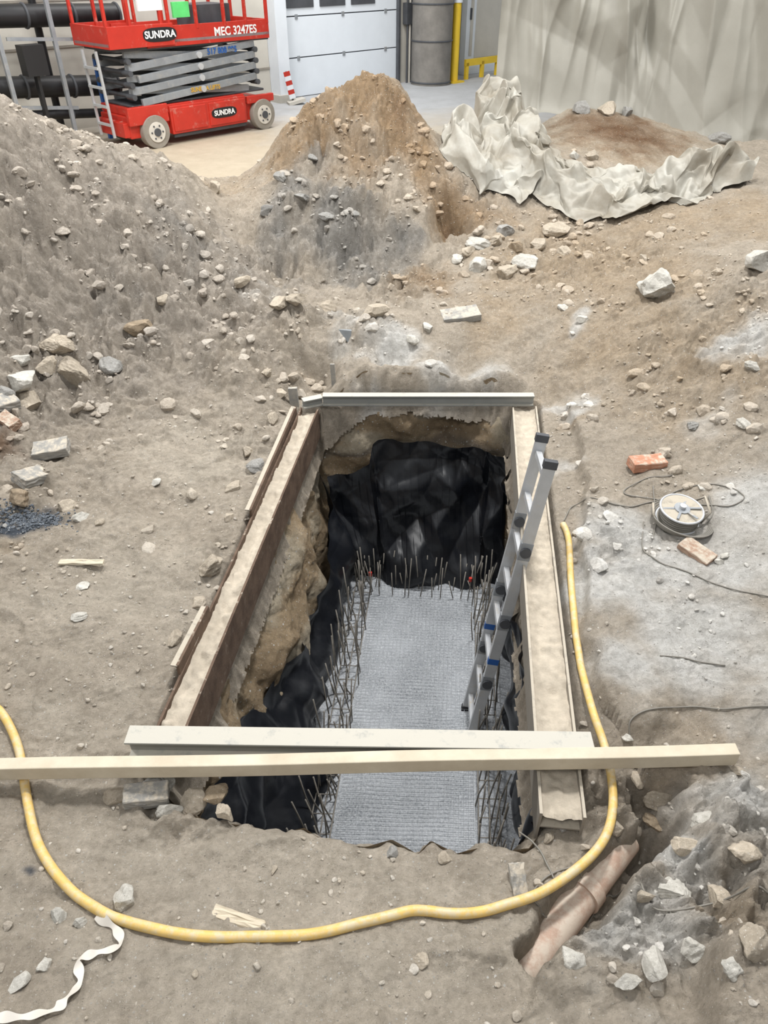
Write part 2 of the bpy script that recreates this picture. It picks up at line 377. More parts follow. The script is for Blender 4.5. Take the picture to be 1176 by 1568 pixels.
M_tarp=tarpm("tarpaulin_dusty_white",(180,178,169),(138,131,117),.6); M_tarph=tarpm("tarpaulin_grey",(150,147,137),(142,139,129),.08)
def slabm():
    m,nt,b=newmat("grey_mesh_slab"); co=nt.nodes.new('ShaderNodeTexCoord').outputs['Object']
    n=noise(nt,3,8,.7,co); n2=noise(nt,80,6,.75,co)
    c=mixc(nt,ramp(nt,n,.3,.7),tuple(lin((116,121,127))),tuple(lin((190,194,199))))
    c=mixc(nt,ramp(nt,n2,.42,.7),c,tuple(lin((222,225,228))))
    nt.links.new(c,b.inputs['Base Color']); b.inputs['Roughness'].default_value=.38
    bumpn(nt,b,[(n2,.8,.01)],1); return m
M_slab=slabm()
def floorm():
    m,nt,b=newmat("hall_concrete_floor"); co=nt.nodes.new('ShaderNodeTexCoord').outputs['Object']
    sx=nt.nodes.new('ShaderNodeSeparateXYZ'); nt.links.new(co,sx.inputs[0])
    n=noise(nt,.9,8,.65,co); ad=N(nt,'ShaderNodeMath',_operation='MULTIPLY_ADD'); nt.links.new(n,ad.inputs[0]); ad.inputs[1].default_value=5; nt.links.new(sx.outputs[1],ad.inputs[2])
    f=ramp(nt,ad.outputs[0],14.2,17.0)
    sand=mixc(nt,noise(nt,5,8,.7,co),tuple(lin((156,142,120))),tuple(lin((196,184,162))))
    conc=mixc(nt,noise(nt,3,8,.7,co),tuple(lin((150,150,150))),tuple(lin((196,198,200))))
    nt.links.new(mixc(nt,f,sand,conc),b.inputs['Base Color']); b.inputs['Roughness'].default_value=.7
    bumpn(nt,b,[(noise(nt,20,8,.7,co),.4,.02)],1); return m
M_floor=floorm()
# ------------------------------------------------------------------ ground mesh
def axis(segs):
    out=[]
    for a,b,s in segs: out.append(np.arange(a,b-1e-6,s))
    out.append([segs[-1][1]]); return np.concatenate(out)
xs=axis([(-6.5,-4,.06),(-4,-2.6,.018),(-2.6,2.8,.010),(2.8,4.4,.018),(4.4,6.5,.06)])
ys=axis([(-.8,.4,.06),(.4,2.6,.008),(2.6,5.2,.011),(5.2,8.2,.014),(8.2,10,.035)])
X,Y=np.meshgrid(xs,ys); Z=Hf(X,Y); x=X.ravel(); y=Y.ravel(); z=Z.ravel()
wxx=x+.012*perlin(x*25,y*25,77)+.02*perlin(x*9,y*9,78); wyy=y+.012*perlin(x*25+50,y*25,79)+.02*perlin(x*9,y*9+40,78)
sd=inside_sd(wxx,wyy,hole)
z=z-sstep(-.03,.06,sd)*.12-sstep(.02,.09,sd)*.2
BASE=(188,176,159)
def colorize(x,y):
    col=np.tile(lin(BASE),(len(x),1)); 
    qx=x+.12*fbm(x*2.2,y*2.2,201,4); qy=y+.12*fbm(x*2.2+9,y*2.2,203,4)
    nz=fbm(x*5,y*5,205,4)
    L=[((176,166,153),[(100,350,1.5,.9),(280,430,.9,.9),(100,520,.8,.8),(-300,400,1.8,.9),(400,480,.5,.6)]),
    ((202,191,174),[(300,700,.5,.7),(200,900,.6,.6),(450,1380,.8,.7),(200,1330,.6,.6),(100,1150,.5,.5),(700,1450,.5,.6)]),
    ((164,140,111),[(560,140,.45,.9),(600,190,.45,.9),(470,200,.45,.8),(540,230,.35,.6),(690,350,.35,.9),(650,440,.3,.6),(760,340,.3,.5),(640,250,.3,.9)]),
    ((182,164,140),[(900,400,.9,.85),(950,520,.6,.7),(1100,550,.6,.7),(1000,340,.7,.8),(1000,430,.5,.8),(1050,650,.35,.6),(870,650,.15,.5),(760,480,.4,.7),(1150,330,.6,.8),(950,640,.2,.5),(450,560,.15,.4),(1050,1230,.15,.6),(1100,1420,.2,.5),(980,1380,.15,.5),(350,290,.5,.5),(950,205,.9,.9),(1100,1130,.2,.6),(30,840,.15,.4)]),
    ((124,97,74),[(950,200,.7,.75),(690,352,.11,.6),(10,690,.12,.6),(620,190,.15,.4),(1010,1300,.07,.7)]),
    ((152,148,141),[(520,360,.4,.9),(440,310,.3,.75),(600,385,.25,.8),(560,420,.3,.7),(480,260,.2,.5),(430,380,.3,.6),(300,380,.5,.4),(200,480,.4,.3)]),
    ((222,219,212),[(600,545,.22,.9),(740,570,.15,.8),(680,560,.25,.7),(560,575,.1,.8),(890,490,.1,.7),(945,830,.25,.9),(1000,900,.35,.95),(1050,980,.35,.85),(920,900,.2,.9),(880,620,.12,.7),(1150,520,.2,.8),(1150,800,.35,.8),(960,1040,.2,.8),(1100,880,.35,.8),(870,640,.1,.6),(1040,1330,.15,.8),(1176,1100,.3,.6),(900,1460,.12,.6),(1150,1280,.25,.8),(1000,1450,.2,.7),(540,510,.2,.5),(400,450,.3,.3),(880,720,.1,.6),(1080,660,.2,.5)]),
    ((84,90,98),[(45,800,.12,1.),(40,1335,.03,.8)])]
    for c,B in L:
        w=blobs(qx,qy,B); w=np.clip(w*1.25+nz*.3*(w>.1)*(w<.97),0,1)*sstep(.08,.5,w+nz*.12)
        col=col*(1-w[:,None])+lin(c)*w[:,None]
    return col
col=colorize(x,y)
V=np.stack([x,y,z],-1)
Fc=grid_faces(len(ys),len(xs))
keep=~(np.min(sd[Fc],axis=1)>.075)
ground=mesh_np("excavated_ground",V,Fc[keep],M_soil,col)
mb=MB(); mb.box((-14,8.4,.05),(13,30,.3),M_floor); mb.obj("floor")
# ------------------------------------------------------------------ pit walls
D=-1.3
bFL=np.array([-.36,4.22]); bFR=np.array([.95,4.1]); bNR=np.array([.72,1.3]); bNL=np.array([-.66,1.3])
def resample(pl,n):
    pl=np.array(pl); s=np.r_[0,np.cumsum(np.linalg.norm(np.diff(pl,axis=0),axis=1))]; q=np.linspace(0,s[-1],n)
    return np.stack([np.interp(q,s,pl[:,0]),np.interp(q,s,pl[:,1])],-1)
SIDES={'far':(side_far,bFL,bFR,150),'right':(side_right,bFR,bNR,280),'near':(side_near,bNR,bNL,130),'left':(side_left,bNL,bFL,380)}
tops=[];bots=[];sid=[]
for k,(sl,b0,b1,nn) in SIDES.items():
    t=resample(sl,nn+1)[:-1]; q=np.linspace(0,1,nn+1)[:-1,None]; tops.append(t); bots.append(b0*(1-q)+b1*q); sid+= [k]*nn
tops=np.concatenate(tops); bots=np.concatenate(bots); nP=len(tops); sid=np.array(sid)
cen=hole.mean(0)
tn=np.roll(tops,-5,0)-np.roll(tops,5,0); nin=np.stack([tn[:,1],-tn[:,0]],-1); nin/=np.linalg.norm(nin,axis=1)[:,None]
if np.sum(nin*(cen-tops),1).mean()<0: nin=-nin
arc=np.r_[0,np.cumsum(np.linalg.norm(np.diff(tops,axis=0),axis=1))]
nz_=140; lv=np.linspace(0,1,nz_)
ztop=Hf(tops[:,0]-nin[:,0]*.03,tops[:,1]-nin[:,1]*.03)-.03
ztop=np.convolve(np.r_[ztop[-4:],ztop,ztop[:4]],np.ones(9)/9,'valid')
amp=np.where(sid=='left',.05,np.where(sid=='near',.04,np.where(sid=='right',.02,.035)))
k=np.ones(31)/31; amp=np.convolve(np.r_[amp[-15:],amp,amp[:15]],k,'valid')
rows=[];cols=[]
for t in lv:
    zz=ztop*(1-t)+D*t
    e=t**1.3
    p=tops*(1-e)+bots*e
    s=arc
    dsp=amp*(fbm(s*1.5,zz*1.6,301,3)*1.5+.3*billow(s*3.5+2,zz*4,305,4,.5)+.1*fbm(s*14,zz*14,309,4))+amp*3.*crease(s,zz,312,8,2.2)
    dsp=dsp+np.where(sid=='left',.10*np.exp(-((arc-arc[sid=='left'].mean()-.25)/.55)**2)*sstep(.1,.55,t),0)
    dsp=dsp*sstep(.04,.14,t)*(1-.8*sstep(.8,1,t))
    p=p+nin*(dsp[:,None])
    rows.append(np.c_[p,zz+.015*fbm(s*8,zz*8,320,3)*sstep(0,.1,t)])
    nzc=fbm(s*1.5,zz*4,330,4)
    base=lin((176,155,126))[None]*np.ones((nP,1))
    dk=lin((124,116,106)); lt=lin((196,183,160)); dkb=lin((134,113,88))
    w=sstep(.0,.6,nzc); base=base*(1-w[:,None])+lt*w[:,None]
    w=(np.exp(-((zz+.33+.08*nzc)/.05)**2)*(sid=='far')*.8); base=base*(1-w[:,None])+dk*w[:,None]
    w=sstep(.15,.8,-nzc)*.5; base=base*(1-w[:,None])+dkb*w[:,None]
    cols.append(base)
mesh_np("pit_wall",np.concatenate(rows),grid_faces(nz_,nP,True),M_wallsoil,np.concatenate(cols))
mb=MB()
def slabpt(a,b,z):
    p=(bFL*(1-a)+bFR*a)*(1-b)+(bNL*(1-a)+bNR*a)*b; return (p[0],p[1],z)
nA,nB=90,200
A,B=np.meshgrid(np.linspace(-.08,1.08,nA),np.linspace(-.04,1.04,nB)); 
Pz=np.array([slabpt(a,b,0) for a,b in zip(A.ravel(),B.ravel())]); Pz[:,2]=D+.006*fbm(Pz[:,0]*5,Pz[:,1]*5,400,4)+.03*np.exp(-((B.ravel()+.0)/.04)**2)
mesh_np("concrete_slab",Pz,grid_faces(nB,nA),M_slab)
mb=MB(); a0,a1=.23,.78
for i in range(28):
    a=a0+(a1-a0)*i/27; mb.tube([slabpt(a,b,D+.014+.003*math.sin(b*40+i)) for b in np.linspace(.02,.99,24)],.0016,M_wire,3)
for j in range(108):
    b=.02+.97*j/107; mb.tube([slabpt(a,b,D+.016+.003*math.sin(a*20+j)) for a in np.linspace(a0,a1,5)],.0016,M_wire,3)
mb.obj("wire_mesh_mat")
mb=MB()
for (aa,inner) in((.215,1),(.175,0),(.13,0),(.795,1),(.84,0),(.88,0)):
    b=.03
    while b<.98:
        h=random.uniform(.2,.5); p=Vector(slabpt(aa+random.uniform(-.015,.015),b,D)); q=p+Vector((random.uniform(-.045,.04)+(-.02 if aa<.5 else .015),random.uniform(-.06,.05),h))
        mb.tube([p,(p+q)/2+Vector((random.uniform(-.01,.01),0,0)),q],.0045,M_rebar,6); b+=random.uniform(.010,.046)
    mb.tube([Vector(slabpt(aa,b,D+.05))+Vector((0,random.uniform(-.004,.004),random.uniform(-.006,.006))) for b in np.linspace(.02,.98,24)],.004,M_rebar,6)
for bb in(.025,.05,.08):
    for i in range(13):
        a=.17+.66*i/12+random.uniform(-.02,.02); h=random.uniform(.10,.36); p=Vector(slabpt(a,bb,D)); mb.tube([p,p+Vector((random.uniform(-.04,.04),random.uniform(0,.03),h))],.0042,M_rebar,6)
for j in range(24):
    b=.05+.92*j/23
    for l,r in((.13,.215),(.795,.88)): mb.tube([slabpt(l,b,D+.05),slabpt(r,b,D+.05)],.0035,M_rebar,5)
for a_,b_ in((.22,.09),(.76,.09)):
    p=Vector(slabpt(a_,b_,D+.22)); mb.cyl(p,p+Vector((0,0,.03)),.012,M_red,10)
mb.obj("rebar_starter_bars")
# black film
WR=np.array(rows)
def film(name,mask,ztopf,seed,na=260,nzf=150,off=.035,amp=1.,toe=0.,it=40):
    idx=np.nonzero(mask)[0]; ia=np.linspace(idx[0],idx[-1],na)
    Vv=[];ff=[]
    for r in range(nzf):
        f=r/(nzf-1)
        for k_,ii in enumerate(ia):
            i0=int(ii); zt=ztopf[k_]; zz=zt*(1-f)+(D+.01)*f
            colz=WR[:,i0,2]; q=np.interp(-zz,-colz,np.arange(nz_)); q0=int(min(q,nz_-2)); w=q-q0
            p=WR[q0,i0]*(1-w)+WR[q0+1,i0]*w
            Vv.append((p[0],p[1],zz,nin[i0,0],nin[i0,1],arc[i0])); ff.append(f)
    Vv=np.array(Vv); s=Vv[:,5]; zz=Vv[:,2]; ff=np.array(ff)
    g=Vv[:,:2].reshape(nzf,na,2).copy(); g0=g.copy()
    for _ in range(it):
        g[1:-1]=(g[:-2]+g[2:]+2*g[1:-1])/4; g[0]=g[1]; g[-1]=g[-2]; g[:,1:-1]=(g[:,:-2]+g[:,2:]+2*g[:,1:-1])/4
    push=np.maximum(0,np.sum((g0-g).reshape(-1,2)*Vv[:,3:5],1)).reshape(nzf,na)
    for _ in range(it//3):
        push[1:-1]=(push[:-2]+push[2:]+2*push[1:-1])/4; push[:,1:-1]=(push[:,:-2]+push[:,2:]+2*push[:,1:-1])/4
    push=push.ravel(); Vv[:,:2]=g.reshape(-1,2)
    d=off+push+toe*ff+amp*(.34*crease(s,zz,seed,6,1.3)+.24*crease(s,zz,seed+9,6,3.2)+.10*crease(s,zz,seed+19,5,7.))
    d=np.maximum(d,.004)
    out=np.c_[Vv[:,0]+Vv[:,3]*d,Vv[:,1]+Vv[:,4]*d,zz]
    return mesh_np(name,out,grid_faces(nzf,na),M_film)
far_i=np.nonzero(sid=='far')[0]
na=260; q=np.linspace(0,1,na)
mk=np.zeros(nP,bool); mk[far_i[4]:far_i[-1]+1]=True
film("black_plastic_sheet",mk,np.interp(q,[0,.12,.22,.26,.3,.5,.8,1],[-.48,-.46,-.40,-.27,-.24,-.25,-.29,-.32])+.015*fbm(q*8,q*0,500,3),510,off=.06,amp=.36,toe=.03,it=300)
film("black_plastic_sheet",sid=='left',np.interp(q,[0,.1,.2,.35,.5,.65,.8,.93,1],[-.3,-.35,-.45,-.62,-.74,-.78,-.76,-.6,-.48])+.05*fbm(q*9,q*0,501,3),520,off=.03,amp=.45,toe=.07,it=80)
film("black_plastic_sheet",sid=='right',np.interp(q,[0,.3,.6,1],[-.3,-.3,-.25,-.2])+.05*fbm(q*9,q*0,502,3),530,off=.03,amp=.5,it=60)
# ------------------------------------------------------------------ beams
M_dust=simple("settled_dust",(186,175,158),.95,0,.15,25,.5)
def hbeam_side(name,a,b,W,Hh,m_face,m_top,z_top):
    d,nn,L=frame(a,b); mb=MB(); tf=.011
    M_=Matrix(((d[0],nn[0],0,a[0]),(d[1],nn[1],0,a[1]),(0,0,1,0),(0,0,0,1)))
    z0=z_top-Hh
    for s_ in(-1,1):
        y0=s_*(W/2)-(tf if s_>0 else 0)
        mb.box((0,y0,z0),(L,y0+tf,z_top),m_face)
    mb.box((0,-W/2+tf,z_top-Hh/2-.004),(L,W/2-tf,z_top-Hh/2+.004),m_face)
    for xx in (L*.33,L*.67): mb.box((xx,-W/2+tf,z0+.01),(xx+.01,W/2-tf,z_top-.05),m_face)
    nx,ny=int(L/.012),16; gx,gy=np.meshgrid(np.linspace(.005,L-.005,nx),np.linspace(-W/2+tf,W/2-tf,ny)); gx=gx.ravel();gy=gy.ravel()
    gz=z_top-.040+.016*fbm(gx*6,gy*6+a[0]*9,600,4,.6)+.55*clods(gx,gy,.035,603,.4)+.016*(gy/(W/2))**2
    V=[(p,q_,r) for p,q_,r in zip(gx,gy,gz)]
    mb.add(V,[tuple(f) for f in grid_faces(ny,nx)],m_top,True)
    return mb.obj(name,Matrix(M_))
hbeam_side("steel_beam",LB0,LB1,LW,.22,M_rust,M_dust,.035)
hbeam_side("steel_beam",RB0,RB1,RW,.17,M_beam,M_dust,.035)
def ibeam(name,a,b,W,Hh,m,tf=.009):
    mb=MB(); a=Vector(a);b=Vector(b); d=(b-a); L=d.length; d.normalize(); yv=Vector((0,0,1)).cross(d).normalized(); zv=d.cross(yv)
    M_=Matrix.Translation(a)@Matrix((d,yv,zv)).transposed().to_4x4()
    mb.box((0,-W/2,-tf),(L,W/2,0),m); mb.box((0,-W/2,-Hh),(L,W/2,-Hh+tf),m); mb.box((0,-.005,-Hh+tf),(L,.005,-tf),m)
    return mb.obj(name,M_,bevel=.0015)
ibeam("steel_beam",P(194,1124,.145),P(908,1134,.135),.08,.10,M_lbeam)
ibeam("steel_beam",P(494,604,.115),P(818,604,.115),.055,.075,M_lbeam)
ibeam("steel_beam",P(463,612,.10),P(493,606,.10),.055,.06,M_lbeam)
for (a,b) in(((453,628,.05),(384,787,.05)),((319,935,.05),(273,1026,.06))):
    mb=MB(); A_=Vector(P(*a));B_=Vector(P(*b)); mb.bar(A_,B_,.012,.06,M_rust); mb.bar(A_+Vector((-.015,0,.025)),B_+Vector((-.015,0,.025)),.03,.006,M_beam); mb.obj("steel_angle_strip")
def timber(name,a,b,w,h,m):
    mb=MB(); a=Vector(a);b=Vector(b);n_=40
    d=(b-a).normalized(); sd_=Vector((0,0,1)).cross(d).normalized(); V=[]
    for i in range(n_+1):
        p=a+(b-a)*(i/n_)+sd_*(.003*math.sin(i*.31))+Vector((0,0,.003*math.sin(i*.17)))
        for s_,t_ in((-1,-1),(1,-1),(1,1),(-1,1)): V.append(p+sd_*(s_*w/2)+Vector((0,0,t_*h/2)))
    Fs=[(i*4+j,i*4+(j+1)%4,i*4+4+(j+1)%4,i*4+4+j) for i in range(n_) for j in range(4)]+[(0,1,2,3),tuple(n_*4+j for j in(3,2,1,0))]
    mb.add(V,Fs,m); return mb.obj(name,bevel=.004)
timber("timber_plank",P(-130,1182,.085),P(1126,1155,.11),.05,.07,M_wood)
# ladder
lt=Vector(P(836,690,.56)); lb=Vector(P(716,1112,D+.03)); Ld=(lt-lb).normalized()
sp=Vector((.02,.90,-.38)); sp=(sp-Ld*sp.dot(Ld)).normalized(); nrm=Ld.cross(sp).normalized(); Ll=(lt-lb).length
mb=MB()
for s_ in(-.5,.5):
    o_=sp*(.31*s_)
    mb.bar(lb+o_,lt+o_,.026,.058,M_alu,up=nrm)
    for f in(.27,.5,.74):
        c=lb+o_+Ld*(Ll*f); mb.bar(c-Ld*.05,c+Ld*.05,.032,.062,M_grey,up=nrm); mb.cyl(c-sp*.028,c+sp*.028,.028,M_dgrey)
    mb.bar(lb+o_-Ld*.03,lb+o_+Ld*.02,.034,.066,M_blk,up=nrm); mb.bar(lt+o_-Ld*.02,lt+o_+Ld*.02,.034,.066,M_dgrey,up=nrm)
    mb.bar(lb+o_+Ld*.64,lb+o_+Ld*.68,.028,.060,M_blue,up=nrm)
for i in range(8):
    c=lb+Ld*(.12+i*(Ll-.2)/7); mb.bar(c-sp*.15,c+sp*.15,.03,.03,M_alu,up=nrm)
mb.obj("ladder",bevel=.002)
# ------------------------------------------------------------------ hose and cables
def ground_line(pp,r,n=14,lift=.85,smooth=5):
    c=crom([G(*p) for p in pp],n); h=Hf(c[:,0],c[:,1])+r*lift
    for _ in range(smooth): h=np.maximum(h,np.r_[h[0],(h[:-2]+h[2:]+h[1:-1])/3,h[-1]]) if _<2 else np.r_[h[0],(h[:-2]+h[2:]+h[1:-1])/3,h[-1]]
    c[:,2]=h; return c
mb=MB()
hp=[(-60,1020),(-20,1072),(8,1100),(30,1150),(42,1220),(58,1290),(95,1350),(150,1395),(220,1422),(300,1436),(400,1438),(500,1430),(580,1410),(640,1396),(700,1402),(770,1390)]
c1=ground_line(hp,.0165)
air=[(830,1366,.05),(890,1325,.04),(925,1285,.03),(938,1240,.02),(936,1190,.02),(925,1140,.02),(908,1090,.04)]
c2=[P(*a) for a in air]
c3=ground_line([(890,1030),(880,960),(873,890),(870,830),(860,802)],.0165)
c=crom([q for q in c1[::6]]+c2+[q for q in c3[::6]],8)
mb.tube(c,.0165,M_hose,12); mb.obj("yellow_hose")
mb=MB()
for pp in([(862,800),(880,775),(920,766),(960,778),(1000,770),(1040,752),(1090,742),(1130,752),(1138,765),(1110,776),(1060,772),(1000,765),(955,755),(985,735),(1030,728)],
 [(985,800),(984,840),(1010,862),(1060,880),(1110,900),(1190,918)],[(965,1135),(965,1105),(990,1088),(1050,1084),(1120,1086),(1190,1083)],[(1000,745),(1005,790),(1000,825)],
 [(1180,1372),(1100,1382),(1000,1388),(940,1380),(910,1400),(880,1436),(850,1420),(830,1400)],[(890,1345),(870,1330),(835,1345),(812,1375),(830,1405)],[(795,1275),(815,1290),(835,1320),(850,1350)],
 [(1010,1005),(1060,1012),(1110,1020)],[(1060,815),(1090,790),(1085,760)]):
    mb.tube(ground_line(pp,.004,10,1.),.0034,M_cable,6)
mb.obj("electric_cable")
c=Vector(G(1036,798)); c.z+=.012; mb=MB(); ax=Vector((.05,-.12,1)).normalized()
for h in(0,.075):
    mb.torus(c+ax*h,ax,.108,.006,M_alu,32); mb.cyl(c+ax*(h-.002),c+ax*(h+.002),.104,M_beam,32)
mb.cyl(c+ax*.075,c+ax*.083,.04,M_grey,20); mb.cyl(c+ax*.08,c+ax*.10,.016,M_alu,14)
for k in range(5):
    for rr in(.07,.084,.095): mb.torus(c+ax*(.010+.013*k),ax,rr,.0065,M_cable,32)
for k in range(6):
    a=k*math.pi/3; u=Vector((math.cos(a),math.sin(a),0)); mb.bar(c+ax*.08+u*.04,c+ax*.08+u*.10,.012,.004,M_grey)
mb.tube([c+Vector((.11,-.03,.0)),c+Vector((.15,-.02,.06)),c+Vector((.14,.06,.10)),c+Vector((.10,.09,.05))],.007,M_beam)
mb.tube([c+Vector((-.11,-.03,.0)),c+Vector((-.14,-.02,.05)),c+Vector((-.12,.06,.06))],.007,M_beam)
for k in range(4): mb.torus(c+Vector((.02,-.01,-.004+.006*k)),(0.05*k,.03,1),.135+.008*k,.0045,M_cable,32)
mb.obj("cable_reel")
def brick(name,u,v,size,rz,m,tilt=(0,0),dz=0,seed=0):
    bm=bmesh.new(); bmesh.ops.create_cube(bm,size=1); bmesh.ops.subdivide_edges(bm,edges=bm.edges[:],cuts=5,use_grid_fill=True)
    r=random.Random(seed+int(u)); 
    for w in bm.verts:
        w.co=Vector((w.co.x*size[0],w.co.y*size[1],w.co.z*size[2]))
        w.co+=Vector((r.gauss(0,.0016),r.gauss(0,.0016),r.gauss(0,.0016)))
    me=bpy.data.meshes.new(name); bm.to_mesh(me); bm.free(); me.materials.append(m)
    o=bpy.data.objects.new(name,me); scene.collection.objects.link(o)
    g=G(u,v); o.location=(g[0],g[1],g[2]+size[2]*.35+dz); o.rotation_euler=(tilt[0],tilt[1],rz)
    b=o.modifiers.new("bevel",'BEVEL'); b.width=.004; b.limit_method='ANGLE'; return o
brick("brick",990,714,(.2,.1,.06),.15,M_brick); brick("brick",1066,848,(.17,.09,.05),-.9,M_brick2,(.1,.1),-.01); brick("brick",15,650,(.14,.08,.06),-.6,M_brick2,(.2,.2))
brick("paving_stone",80,692,(.2,.12,.06),.2,M_gbrick,(.15,-.1)); brick("paving_stone",50,735,(.18,.11,.06),1.1,M_gbrick,(.2,.3)); brick("paving_stone",2,625,(.2,.12,.07),.9,M_gbrick,(.2,.1))
brick("concrete_block",705,482,(.28,.16,.05),.15,M_gbrick,(.1,-.1),-.02); brick("concrete_block",226,1222,(.16,.08,.06),.2,M_gbrick,(.1,.1)); brick("paving_stone",793,1352,(.05,.11,.03),.1,M_gbrick,(.5,0))
brick("wood_offcut",365,1408,(.17,.035,.015),-.3,M_wood,(.1,0)); brick("wood_offcut",125,862,(.22,.03,.012),.0,M_wood)
mb=MB(); g=Vector(G(452,622)); mb.bar(g-Vector((0,0,.1)),g+Vector((-.01,.02,.13)),.06,.03,M_gbrick,up=(0,1,0)); mb.obj("wooden_stake")
mb=MB(); g=Vector(G(512,588)); mb.bar(g-Vector((0,0,.1)),g+Vector((-.01,.02,.14)),.03,.015,M_gbrick,up=(0,1,0)); mb.obj("wooden_stake")
mb=MB(); g=Vector(G(532,525)); mb.add([g+Vector((-.06,.02,.09)),g+Vector((.03,.02,.08)),g+Vector((.02,-.01,-.02)),g+Vector((-.05,.05,.08)),g+Vector((.03,.05,.08)),g+Vector((.02,.03,-.02))],[(0,2,1),(3,4,5),(0,1,4,3),(1,2,5,4),(2,0,3,5)],simple("slate_grey",(128,132,134),.7)); mb.obj("slate_shard")
a=Vector(P(795,1495,-.12)); b=Vector(P(955,1285,-.14)); mb=MB(); d=(b-a).normalized()
mb.cyl(a,b,.062,M_pipe,32,cap=False); mb.cyl(a,b,.052,M_pipe,32,cap=False); mb.cyl(a+d*.36,a+d*.41,.071,M_pipe,32); mb.obj("drain_pipe")
# ------------------------------------------------------------------ stones
def ico(sub):
    bm=bmesh.new(); bmesh.ops.create_icosphere(bm,subdivisions=sub,radius=1); V=np.array([v.co[:] for v in bm.verts]); Fs=np.array([[v.index for v in f.verts] for f in bm.faces]); bm.free(); return V,Fs
def stones(name,cent,size,cols,sub=2,flat=.7,smooth=False,mat=None,embed=.25):
    V0,F0=ico(sub); n_=len(cent); VV=[];CC=[];
    for i in range(n_):
        V=V0.copy()
        for k in range(9 if sub<4 else 14):
            nn=rng.normal(size=3); nn/=np.linalg.norm(nn); h=rng.uniform(.5,.85); dt=V@nn; m=dt>h; V[m]-=np.outer(dt[m]-h,nn)
        if sub>=3:
            q=rng.normal(size=3)*3; V*=(1+.05*np.sin(V@(rng.normal(size=3)*4)+q[0])+.03*np.sin(V@(rng.normal(size=3)*9)+q[1])+.012*rng.normal(size=len(V)))[:,None]
        s=size[i]*np.array([1,rng.uniform(.6,.95),rng.uniform(.45,.8)*flat/.7])
        V=V*s
        a=rng.uniform(0,6.28); ca,sa=math.cos(a),math.sin(a); tl=rng.normal()*.25
        R1=np.array([[1,0,0],[0,math.cos(tl),-math.sin(tl)],[0,math.sin(tl),math.cos(tl)]]); R=np.array([[ca,-sa,0],[sa,ca,0],[0,0,1]])@R1
        V=V@R.T; V=V+cent[i]+np.array([0,0,s[2]*(1-2*embed)])
        VV.append(V); CC.append(np.repeat(cols[i][None],len(V),0))
    Fa=np.concatenate([F0+i*len(V0) for i in range(n_)])
    return mesh_np(name,np.concatenate(VV),Fa,mat or M_stone,np.concatenate(CC),smooth)
def scatter(nw,xr,yr,rmin,rmax,wfun=None,p=2.2,mixm=.6,clump=True):
    xx=rng.uniform(*xr,nw); yy=rng.uniform(*yr,nw)
    k=inside_sd(xx,yy,hole)<-.03
    k&=seg_dist(xx,yy,LB0,LB1)>LW/2+.03; k&=seg_dist(xx,yy,RB0,RB1)>RW/2+.03
    if clump: k&=rng.uniform(size=nw)<np.clip(.35+1.3*fbm(xx*2.3,yy*2.3,900,3),.05,1)
    if wfun is not None: k&=rng.uniform(size=nw)<wfun(xx,yy)
    xx=xx[k];yy=yy[k]; zz=Hf(xx,yy); s=rmin+(rmax-rmin)*rng.uniform(size=len(xx))**p
    c=colorize(xx,yy); mixw=rng.uniform(0,mixm,len(xx))[:,None]; tgt=np.where(rng.uniform(size=(len(xx),1))<.75,lin((214,210,202))[None],lin((144,138,130))[None])
    return np.c_[xx,yy,zz],s,c*(1-mixw)+tgt*mixw
rw=lambda x,y: .06+.94*np.minimum(blobs(x,y,ROUGH),1)
c_,s_,k_=scatter(15000,(-3.4,3.4),(.55,7.5),.003,.013,None,2.6); stones("gravel_scatter",c_,s_,k_,2)
c_,s_,k_=scatter(15000,(-3.8,3.2),(2.5,7.7),.012,.062,rw,3.6,.25); stones("rubble_clods",c_,s_,k_,2,embed=.45)
c_,s_,k_=scatter(1300,(-2.,2.2),(.6,4.2),.006,.022,None,3); stones("rubble_pebbles",c_,s_,k_,2)
bw=lambda x,y: blobs(x,y,[(1060,1400,.22,.9),(980,1480,.2,.7),(1150,1330,.2,.8),(760,385,.22,.9),(880,340,.35,.5),(1130,1500,.2,.7),(930,1240,.1,.6),(1080,650,.3,.3),(900,620,.12,.5),(910,760,.08,.5)])
c_,s_,k_=scatter(5500,(.2,3.2),(.5,7.5),.01,.05,bw,3.0,.5,False); stones("broken_concrete_chunks",c_,s_*np.clip(c_[:,1]/2.5,.5,1.3),k_,3,embed=.35)
g=G(45,800); nn=900; xx=g[0]+rng.normal(size=nn)*.085; yy=g[1]+rng.normal(size=nn)*.045; zz=Hf(xx,yy)
stones("dark_gravel_heap",np.c_[xx,yy,zz],rng.uniform(.004,.011,nn),np.repeat(lin((104,110,117))[None],nn,0)*rng.uniform(.6,1.4,(nn,1)),2)
pale=(206,202,192); bei=(190,178,160); gry=(160,158,153); brn=(168,151,128)
